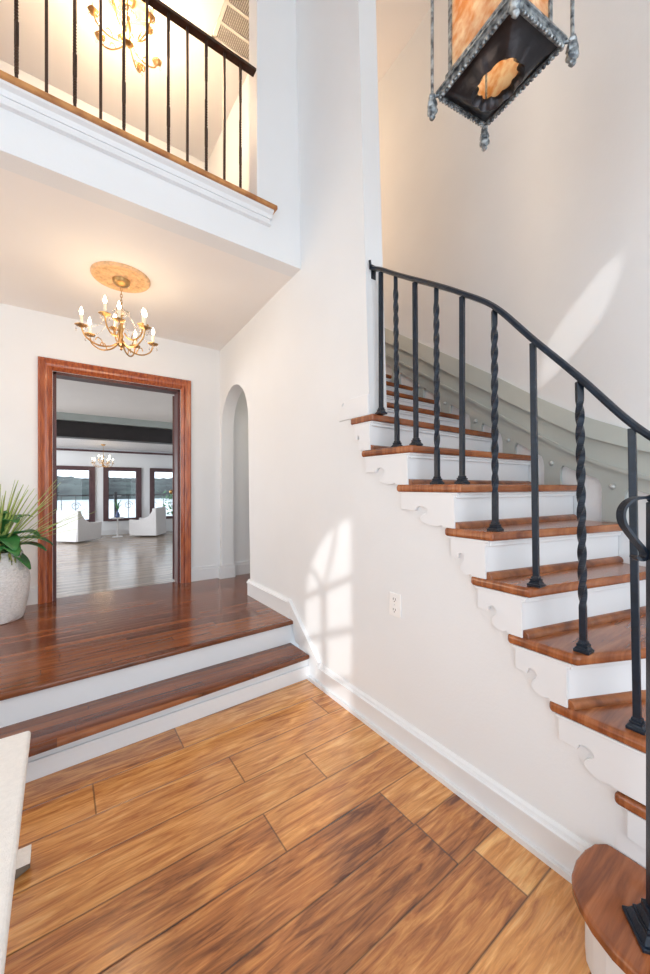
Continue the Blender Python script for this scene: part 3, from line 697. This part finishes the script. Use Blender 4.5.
# ---------------------------------------------------------------- chandeliers and medallions
def medallion(c, r, label):
    pr = [(r*1.0, 0), (r*1.0, -.010), (r*.965, -.020), (r*.90, -.022), (r*.85, -.012), (r*.80, -.010), (r*.55, -.012), (r*.48, -.016), (r*.40, -.010), (r*.33, -.014), (r*.30, -.022), (.002, -.026)]
    mb = MB(); mb.lathe(pr, c, 48)
    for k in range(12):
        a = 2*PI*k/12; mb.ball((c[0]+r*.68*math.cos(a), c[1]+r*.68*math.sin(a), c[2]-.010), r*.085, .5, 8)
        a += PI/12; mb.ball((c[0]+r*.60*math.cos(a), c[1]+r*.60*math.sin(a), c[2]-.010), r*.04, .5, 6)
    o = mb.build('ceiling_medallion', 'medallion', smooth=True); tag(o, label, 'ceiling medallion', 'ceiling medallions'); return o
def chandelier(top, drop, label, lamp_e, k=1.0):
    """top: point on the ceiling; body hangs drop below it"""
    x, y, z = top; t = thing('chandelier', top, label, 'chandelier', 'candle chandeliers')
    MB().lathe([(.001, -.045), (.02, -.042), (.045, -.03), (.055, -.016), (.058, 0)], (x, y, z), 20).build('canopy', 'brass', t, smooth=True)
    zb = z-drop
    mb = MB(); nl = max(2, int((drop-.30*k-.045)/.022))
    for i in range(nl):
        zz = z-.05-.022*i; a = PI/2*(i % 2)
        mb.tube([(x+.007*math.cos(q)*math.cos(a), y+.007*math.cos(q)*math.sin(a), zz-.012+.016*math.sin(q)) for q in [2*PI*j/8 for j in range(8)]], .0018, 4, closed=True)
    mb.build('chain', 'brass', t)
    MB().lathe([(.002, -.03*k), (.010*k, -.022*k), (.006*k, -.010*k), (.020*k, .0), (.034*k, .012*k), (.022*k, .03*k), (.010*k, .05*k), (.016*k, .07*k), (.009*k, .09*k), (.020*k, .13*k), (.012*k, .17*k), (.007*k, .20*k), (.018*k, .24*k), (.008*k, .27*k), (.003, .31*k)], (x, y, zb), 14).build('column', 'brass', t, smooth=True)
    MB().lathe([(.02*k, .215*k), (.042*k, .225*k), (.052*k, .24*k), (.05*k, .243*k), (.02*k, .232*k)], (x, y, zb), 12, mod=lambda q, n, z_: 1+.1*(q % 2)).build('crystal_dish', 'crystal', t, smooth=True)
    for i in range(9):
        inner = i % 3 == 2; a = 2*PI*i/9+.35; r = (.14 if inner else .235)*k; dz = (.075 if inner else 0)*k
        ca, sa = math.cos(a), math.sin(a)
        f = lambda u, v: (x+ca*u*k, y+sa*u*k, zb+v*k+dz)
        rr = r/k
        P = catmull([f(.02, .02), f(rr*.3, -.015), f(rr*.62, -.02), f(rr*.9, .02), f(rr, .075)], 4)
        arm = MB(); arm.tube(P, .0055*k, 6)
        arm.tube(catmull([f(rr*.45, -.02), f(rr*.52, .02), f(rr*.62, .03), f(rr*.66, .01)], 3), .0035*k, 5); arm = arm.build('arm', 'brass', t, smooth=True)
        cx, cy, cz = f(rr, .075)
        MB().lathe([(.004*k, 0), (.014*k, .004*k), (.034*k, .012*k), (.036*k, .016*k), (.012*k, .012*k), (.012*k, .02*k)], (cx, cy, cz), 10, mod=lambda q, n, z_: 1+.12*(q % 2)).build('bobeche', 'brass', arm, smooth=True)
        MB().lathe([(.009*k, .012*k), (.009*k, .082*k)], (cx, cy, cz), 10).build('candle_sleeve', 'candle', arm, smooth=True)
        MB().lathe([(.005*k, .082*k), (.011*k, .096*k), (.012*k, .104*k), (.007*k, .122*k), (.001, .138*k)], (cx, cy, cz), 8).build('bulb', 'bulb', arm, smooth=True)
        mb = MB()
        for q in range(3):
            b = a+q*2*PI/3; px_, py_ = cx+.03*k*math.cos(b), cy+.03*k*math.sin(b)
            mb.lathe([(.0008, -.030*k), (.006*k, -.022*k), (.001, -.004*k), (.001, .010*k)], (px_, py_, cz), 6)
        mb.tube([(cx+.03*k*math.cos(q*PI/6), cy+.03*k*math.sin(q*PI/6), cz+.010*k) for q in range(12)], .0012*k, 4, closed=True)
        mb.build('crystal_drops', 'crystal', arm)
        # bead swag from the dish down to the arm
        sp = MB()
        for q in range(5):
            u = (q+.5)/5; sp.ball((x+ca*(.05+(rr-.05)*u)*k, y+sa*(.05+(rr-.05)*u)*k, zb+(.235*(1-u)+.09*u-.05*math.sin(PI*u))*k+dz*u), .0042*k, 1, 6)
        sp.tube([(x+ca*(.05+(rr-.05)*u)*k, y+sa*(.05+(rr-.05)*u)*k, zb+(.235*(1-u)+.09*u-.05*math.sin(PI*u))*k+dz*u) for u in [.1*q for q in range(11)]], .0015*k, 4)
        sp.build('bead_swag', 'crystal', arm)
    l = light('chandelier_light', 'POINT', (x, y, zb+.02*k), lamp_e, (1, .70, .42), size=.2*k); attach(l, t)
    return t
medallion((.358, 2.96, HC), .185, 'round golden medallion on the low ceiling above the hall doorway')
chandelier((.358, 2.96, HC-.025), .46, 'brass candle chandelier lit under the low hall ceiling by the doorway', 11)
medallion((.50, 3.66, HT), .20, 'golden medallion on the upper hall ceiling above the balcony')
chandelier((.50, 3.66, HT-.025), .40, 'lit candle chandelier seen behind the balcony railing upstairs', 110, 1.12)
chandelier((1.0, 11.9, 2.48), .60, 'small lit chandelier in the living room beyond the doorway', 5, 1.08)
light('stair_head_lamp', 'POINT', (2.15, 3.9, 4.6), 30, (1, .62, .34), size=.2)
light('passage_lamp', 'POINT', (2.2, 3.5, 2.3), 1.6, (1, .85, .62), size=.08)

# ---------------------------------------------------------------- ceiling vent upstairs
t = thing('ceiling_vent', (1.35, 3.3, HT), 'cream louvred air vent in the upstairs hall ceiling', 'vent')
x0, x1, y0, y1 = 1.19, 1.585, 2.85, 3.53
mb = MB()
for q in ((x0, x1, y0, y0+.03), (x0, x1, y1-.03, y1), (x0, x0+.03, y0, y1), (x1-.03, x1, y0, y1)): mb.bx(*q, HT-.016, HT)
for k in range(1, 4): yy = y0+(y1-y0)*k/4; mb.bx(x0, x1, yy-.012, yy+.012, HT-.014, HT)
mb.build('frame', 'vent', t)
mb = MB()
k = x0+.04
while k < x1-.04: mb.pxz([(k, HT-.012), (k+.004, HT-.012), (k+.016, HT-.001), (k+.012, HT-.001)], y0+.03, y1-.03); k += .017
mb.build('louvers', 'vent', t)
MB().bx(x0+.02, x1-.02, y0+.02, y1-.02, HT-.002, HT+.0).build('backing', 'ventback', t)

# ---------------------------------------------------------------- lantern
LH = CAMZ+1.35; LCX, LCY = 1.165, .645
def P2w(X, Z): return (U[0]*X+U[1]*Z, V[0]*X+V[1]*Z)
cor = [P2w(X*1.35, Z*1.35) for X, Z in ((.3038, .959), (.4524, 1.0349), (.5215, .8404), (.3838, .7759))]
LCX = sum(c[0] for c in cor)/4; LCY = sum(c[1] for c in cor)/4
ang = math.atan2(cor[1][1]-cor[0][1], cor[1][0]-cor[0][0])
hw, hd = .108, .138
t = thing('hanging_lantern', (LCX, LCY, HT), 'antique pewter lantern with amber glass hanging over the stairs', 'lantern')
Rm = Matrix.Translation((LCX, LCY, LH)) @ Matrix.Rotation(ang, 4, 'Z')
def LP(x, y, z): return tuple(Rm @ Vector((x, y, z)))
def lpart(fn, name, mat, parent=t, **k):
    mb = MB(); fn(mb); bmesh.ops.transform(mb.bm, matrix=Rm, verts=mb.bm.verts); return mb.build(name, mat, parent, **k)
def dish(mb):
    n = 80; rings = []
    for lev in range(9):
        u = lev/8; ring = []
        for k in range(n):
            a = 2*PI*k/n+PI/n; c, s_ = math.cos(a), math.sin(a)
            m_ = max(abs(c)/hw, abs(s_)/hd); rx, ry = c/m_, s_/m_
            sc_ = 1+.17*abs(math.cos(5*(a)))
            ex, ey = .047*c*sc_, .058*s_*sc_
            w = u**.8; z = -.052*math.sin(u*PI*.5)**1.5+.028*max(0, u-.75)*4
            ring.append(mb.bm.verts.new((rx*(1-w)+ex*w, ry*(1-w)+ey*w, z)))
        rings.append(ring)
    for i in range(8):
        for k in range(n): j = (k+1) % n; mb.bm.faces.new((rings[i][k], rings[i][j], rings[i+1][j], rings[i+1][k]))
    ex = bmesh.ops.extrude_face_region(mb.bm, geom=mb.bm.faces[:])
    bmesh.ops.translate(mb.bm, verts=[g for g in ex['geom'] if isinstance(g, bmesh.types.BMVert)], vec=(0, 0, .004))
lpart(dish, 'base_dish', 'dish', smooth=True)
def rim(mb):
    for a, b, c, d in ((-hw, hw, -hd-.008, -hd+.004), (-hw, hw, hd-.004, hd+.008)): mb.bx(a-.008, b+.008, c, d, -.006, .014)
    for a, b, c, d in ((-hw-.008, -hw+.004, -hd, hd), (hw-.004, hw+.008, -hd, hd)): mb.bx(a, b, c, d, -.006, .014)
    for a, b, c, d in ((-hw, hw, -hd-.014, -hd+.0), (-hw, hw, hd, hd+.014)): mb.bx(a-.014, b+.014, c, d, .014, .020)
    for a, b, c, d in ((-hw-.014, -hw, -hd, hd), (hw, hw+.014, -hd, hd)): mb.bx(a, b, c, d, .014, .020)
rm = lpart(rim, 'base_rim', 'pewter')
def beads(mb):
    n = 16
    for k in range(n+1):
        q = -hw+2*hw*k/n
        for s_ in (-1, 1): mb.ball((q, s_*(hd+.005), -.008), .0062, 1, 6)
    n = 20
    for k in range(n+1):
        q = -hd+2*hd*k/n
        for s_ in (-1, 1): mb.ball((s_*(hw+.005), q, -.008), .0062, 1, 6)
lpart(beads, 'bead_edge', 'pewter', rm, smooth=True)
gw, gd, gh = hw-.022, hd-.022, .50
def gallery(mb):     # pierced gallery strip just above the rim
    for s_ in (-1, 1):
        for k in range(14):
            q = -gd+2*gd*(k+.5)/14; mb.tube([(s_*(gw+.012), q+.008*math.cos(a), .042+.014*math.sin(a)) for a in [2*PI*j/8 for j in range(8)]], .0028, 4, closed=True)
        for k in range(11):
            q = -gw+2*gw*(k+.5)/11; mb.tube([(q+.008*math.cos(a), s_*(gd+.012), .042+.014*math.sin(a)) for a in [2*PI*j/8 for j in range(8)]], .0028, 4, closed=True)
        mb.bx(s_*(gw+.012)-.003, s_*(gw+.012)+.003, -gd-.012, gd+.012, .056, .064); mb.bx(-gw-.012, gw+.012, s_*(gd+.012)-.003, s_*(gd+.012)+.003, .056, .064)
        mb.bx(s_*(gw+.012)-.003, s_*(gw+.012)+.003, -gd-.012, gd+.012, .018, .028); mb.bx(-gw-.012, gw+.012, s_*(gd+.012)-.003, s_*(gd+.012)+.003, .018, .028)
lpart(gallery, 'pierced_gallery', 'pewter')
for s_ in (-1, 1):
    lpart(lambda mb: mb.bx(s_*gw-.002, s_*gw+.002, -gd, gd, .02, gh), 'glass_panel', 'amber')
    lpart(lambda mb: mb.bx(-gw, gw, s_*gd-.002, s_*gd+.002, .02, gh), 'glass_panel', 'amber')
for sx in (-1, 1):
    for sy in (-1, 1):
        lpart(lambda mb: mb.bx(sx*gw-.007, sx*gw+.007, sy*gd-.007, sy*gd+.007, .0, gh), 'corner_post', 'pewter')
        X_, Y_ = sx*(hw+.022), sy*(hd+.022)
        rd = lpart(lambda mb: mb.tube([(X_, Y_, -.005), (X_, Y_, gh)], .0055, 8), 'outer_rod', 'pewter', smooth=True)
        fin = [(.001, -.075), (.006, -.072), (.010, -.064), (.006, -.058), (.015, -.050), (.017, -.040), (.012, -.030), (.016, -.022), (.014, -.010), (.008, -.002), (.012, .004), (.010, .012), (.005, .016)]
        def fn(mb):
            mb.lathe(fin, (X_, Y_, .0), 10, mod=lambda q, n, z_: 1+.16*(q % 2)); mb.tube([(X_, Y_, .005), (sx*hw, sy*hd, .005)], .005, 6)
        lpart(fn, 'finial', 'pewter', rd, smooth=True)
def cap(mb):
    mb.bx(-hw-.01, hw+.01, -hd-.01, hd+.01, gh, gh+.02); mb.box((0, 0, gh+.10), (2*hw, 2*hd, .16), taper=.25); mb.ball((0, 0, gh+.20), .03)
    mb.tube([(X_*0, 0, gh+.2), (0, 0, HT-LH)], .006, 8)
lpart(cap, 'crown', 'pewter')
lpart(lambda mb: (mb.lathe([(.012, .10), (.012, .2)], (0, 0, 0), 10)), 'candle_sleeve', 'candle')
lpart(lambda mb: (mb.lathe([(.008, .2), (.02, .23), (.018, .26), (.002, .30)], (0, 0, 0), 10)), 'bulb', 'bulb', smooth=True)
l = light('lantern_light', 'POINT', (LCX, LCY, LH+.25), 7.0, (1, .82, .58), size=.03); attach(l, t)

# ---------------------------------------------------------------- wall outlet
t = thing('wall_outlet', (lx(.7), 1.335, .715), 'white double power outlet on the wall below the stairs', 'outlet')
ox = lx(.715)
mb = MB(); mb.bx(ox-.006, ox+.001, 1.298, 1.376, .655, .772); mb.build('cover_plate', 'plate', t, bevel=.003)
for zc in (.687, .740):
    r = MB(); r.prism([(1.337+.017*math.cos(a)*1.0, zc+.018*max(-.75, min(.75, math.sin(a)))) for a in [2*PI*k/20 for k in range(20)]], lambda y, z, q: (ox-.006-q, y, z), 0, .002); r = r.build('socket', 'plate', t)
    mb = MB()
    mb.bx(ox-.0088, ox-.0075, 1.328, 1.331, zc-.002, zc+.009); mb.bx(ox-.0088, ox-.0075, 1.343, 1.346, zc-.002, zc+.009); mb.bx(ox-.0088, ox-.0075, 1.3345, 1.3395, zc-.011, zc-.006)
    mb.build('slot', 'slot', r)
MB().lathe([(.003, 0), (.003, .002)], (0, 0, 0), 8).build('screw', 'bolt', t, loc=(ox-.008, 1.337, .7135))

# ---------------------------------------------------------------- bench at the lower left
t = thing('bench', (-.30, 1.25, 0), 'cream linen topped bench at the lower left edge of the floor', 'bench')
bz = .45; bx1, by1 = -.080, 1.690
MB().bx(-.52, bx1, .45, by1, bz-.028, bz).build('seat', 'cream', t, bevel=.010, seg=3)
MB().bx(-.515, bx1-.005, .455, by1-.005, bz-.036, bz-.027).build('edge_trim', 'cream_edge', t)
for yy in (1.63, .60):
    mb = MB(); mb.pxz([(-.50, 0), (bx1-.06, 0), (bx1+.002, .028), (bx1+.002, .045), (-.50, .045)], yy-.03, yy+.045); mb.build('foot', 'darkwood', t, bevel=.003)
    mb = MB(); mb.bx(-.40, -.22, yy-.02, yy+.03, .045, bz-.036); mb.build('leg', 'darkwood', t, bevel=.003)
mb = MB(); mb.bx(-.503, bx1+.002, 1.60, 1.675, .045, .051); mb.build('foot_cap', 'cream', t)

# ---------------------------------------------------------------- vase with plant
VX, VY = -.375, 3.62
t = thing('vase', (VX, VY, HP), 'tall rough white ceramic vase on the raised floor beside the doorway', 'vase')
vp = [(.145, .0), (.158, .008), (.174, .06), (.188, .13), (.198, .21), (.200, .29), (.192, .36), (.176, .43), (.160, .48), (.153, .50), (.145, .505), (.136, .50), (.136, .46)]
mb = MB(); mb.lathe(vp, (VX, VY, HP), 40, mod=lambda q, n, z_: 1+.008*math.sin(q*5.3+z_*90)); mb.build('body', 'vase', t, smooth=True)
pl = thing('potted_plant', (VX, VY, HP+.47), 'green plant with grassy blades and broad leaves in the white vase', 'plant')
MB().lathe([(.01, -.02), (.118, -.02), (.118, -.006), (.06, .012), (.01, .02)], (VX, VY, HP+.48), 16).build('moss', 'soil', pl)
def blade(mb, base, dirv, L, w, droop, n=8, fold=.25, broad=False):
    base = Vector(base); d = Vector(dirv).normalized(); side = d.cross(Vector((0, 0, 1)))
    if side.length < .05: side = Vector((1, 0, 0))
    side.normalize(); p = base.copy(); prev = None
    for i in range(n+1):
        u = i/n; ww = w*(math.sin(PI*min(.97, u*.93+.06))**(.75 if broad else .5)) * (1 if broad else (1-u*.6))
        dd = (d+Vector((0, 0, -droop*u*u*2))).normalized(); nrm = side.cross(dd)
        row = [mb.bm.verts.new(p-side*ww+nrm*ww*fold), mb.bm.verts.new(p), mb.bm.verts.new(p+side*ww+nrm*ww*fold)]
        if prev: mb.bm.faces.new((prev[0], prev[1], row[1], row[0])); mb.bm.faces.new((prev[1], prev[2], row[2], row[1]))
        prev = row; p = p+dd*L/n
    return mb
def leafobj(name, mat, specs, th=.0018):
    mb = MB()
    for s_ in specs: blade(mb, *s_[:5], **s_[5])
    o = mb.build(name, mat, pl, smooth=True); sd = o.modifiers.new('thickness', 'SOLIDIFY'); sd.thickness = th; return o
rp_ = random.Random(5)
top = (VX, VY, HP+.50)
for k in range(46):
    a = rp_.uniform(-PI, PI); el = rp_.uniform(.45, 1.35)
    if k < 16: a = rp_.uniform(-.5, .9); el = rp_.uniform(.35, 1.0)
    d = (math.cos(a)*math.cos(el), math.sin(a)*math.cos(el)*.5-.15, math.sin(el))
    leafobj('blade', 'leafl', [((VX+d[0]*.05, VY+d[1]*.05, HP+.5), d, rp_.uniform(.38, .60) if k >= 16 else rp_.uniform(.42, .66), .0115, rp_.uniform(0, .25), {})])
BL = [(.15, -.3, .1, .30, .06), (.5, -.25, .35, .28, .07), (-.3, -.4, .5, .26, .07), (.0, -.5, .45, .28, .075), (.7, -.1, .15, .33, .06), (.35, -.5, .7, .26, .07), (-.6, -.3, .5, .3, .07), (.1, -.2, .9, .3, .07), (-.2, -.1, .9, .3, .07), (.55, -.35, -.25, .26, .05), (.3, .1, .6, .3, .06), (-.4, -.5, .15, .26, .065), (.8, -.3, .25, .30, .055), (-.1, -.5, .8, .3, .075), (.25, -.5, .0, .27, .065), (-.7, -.4, .2, .3, .07), (.4, -.2, 1.2, .28, .06), (-.5, -.1, 1.1, .3, .065), (.05, -.5, .2, .25, .07)]
for k, (dx, dy, dz, L, w) in enumerate(BL):
    d = Vector((dx, dy, dz)).normalized()
    s0 = (VX+d.x*.04, VY+d.y*.04, HP+.52+.05*(k % 3))
    leafobj('broad_leaf', 'leafd' if k % 3 else 'leafd', [(s0, d, L, w, .7, dict(broad=True, n=9))])
for k in range(12):
    a = rp_.uniform(-2.3, .2); r0 = rp_.uniform(.20, .34); mb = MB(); P = []
    for i in range(12):
        u = i/11; rr = .05+.12*min(1, u*3)
        P.append((VX+math.cos(a)*rr+rp_.uniform(-.006, .006), VY+math.sin(a)*rr, HP+.56+.04*math.sin(min(1, u*3)*PI*.5)-max(0, u-.2)*r0))
    mb.tube(P, .007, 6, scale=[.6+.5*rp_.random() for _ in P]); mb.build('hanging_strand', 'tassel', pl, smooth=True)

# ---------------------------------------------------------------- living room furniture
def armchair(loc, rz, label):
    t = thing('armchair', loc, label, 'armchair', 'white armchairs by the lake windows', rz)
    Mx = Matrix.Translation(loc) @ Matrix.Rotation(rz, 4, 'Z')
    def lp(fn, name, mat='chair', **k):
        mb = MB(); fn(mb); bmesh.ops.transform(mb.bm, matrix=Mx, verts=mb.bm.verts)
        return mb.build(name, mat, t, smooth=False, bevel=.02, seg=3)
    # local +x is the way it faces
    lp(lambda mb: mb.pxz([(-.40, .04), (-.30, .04), (-.24, .84), (-.36, .86)], -.38, .38), 'backrest')
    arm = [(-.38, .04), (.40, .04), (.42, .52), (.20, .50), (.0, .53), (-.15, .62), (-.26, .78), (-.30, .85), (-.37, .85)]
    lp(lambda mb: mb.pxz(arm, -.40, -.28), 'arm'); lp(lambda mb: mb.pxz(arm, .28, .40), 'arm')
    lp(lambda mb: mb.bx(-.3, .38, -.28, .28, .06, .44), 'seat')
    return t
armchair((.42, 12.25, HF2), math.radians(42), 'white armchair left of the little pedestal table, its back to us')
armchair((2.25, 12.45, HF2), math.radians(148), 'white armchair right of the little pedestal table, turned to the left')
t = thing('side_table', (1.42, 12.55, HF2), 'slim white pedestal side table between the two armchairs', 'table')
MB().lathe([(.01, .55), (.17, .55), (.17, .58), (.01, .58)], (1.42, 12.55, HF2), 20).build('table_top', 'chair', t)
MB().lathe([(.14, 0), (.14, .02), (.025, .04), (.02, .55)], (1.42, 12.55, HF2), 16).build('pedestal', 'chair', t)
v = MB(); v.lathe([(.05, 0), (.065, .05), (.05, .12), (.02, .17), (.018, .22), (.025, .23)], (1.42, 12.55, HF2+.58), 14)
v = v.build('bottle', 'bluevase', smooth=True); tag(v, 'blue glass bottle with a sprig on the pedestal table', 'bottle')
mb = MB()
for k in range(7):
    a = k*2.4; mb.tube([(1.42, 12.55, HF2+.78), (1.42+.05*math.cos(a), 12.55+.05*math.sin(a), HF2+.92+.02*k), (1.42+.10*math.cos(a), 12.55+.10*math.sin(a), HF2+.96+.025*k)], .008, 5)
o = mb.build('sprig', 'leafd', v)
# deck railing outside
t = thing('deck_railing', (1.5, 16, HF2), 'black iron deck railing with curled bars outside the lake windows', 'railing')
mb = MB(); mb.bx(-4, 8, 15.98, 16.02, .98, 1.03); mb.bx(-4, 8, 15.98, 16.02, .05, .08); mb.build('rail', 'beam', t)
for k in range(17):
    x = -1.6+k*.42
    mb = MB(); mb.tube([(x, 16, HF2-.1), (x, 16, 1.0)], .011, 5)
    if k % 2: mb.tube([(x+.15*math.cos(a)*(1-a/14), 16, .62+.15*math.sin(a)*(1-a/14)) for a in [i*.5 for i in range(20)]], .009, 5)
    mb.build('bar', 'beam', t)
for k in range(3):
    x = -1.2+k*2.9; MB().bx(x, x+.09, 15.95, 16.05, HF2-.1, 1.12).build('post', 'beam', t)
t = thing('deck_shrub', (3.45, 14.6, HF2), 'dark shrub in a pot outside the right lake window', 'shrub')
MB().lathe([(.16, -.1), (.22, .3), (.2, .3)], (3.5, 14.6, HF2), 16).build('pot', 'beam', t)
mb = MB()
for k in range(170):
    a = rp_.uniform(0, 2*PI); r = rp_.uniform(0, .42); z = rp_.uniform(.35, 1.35)
    p = Vector((3.4+r*math.cos(a), 14.6+r*math.sin(a), HF2+z)); blade(mb, p, (rp_.uniform(-1, 1), rp_.uniform(-1, 1), rp_.uniform(-.2, 1)), .13, .03, .4, n=3, broad=True)
mb.build('foliage', 'leafd', t)
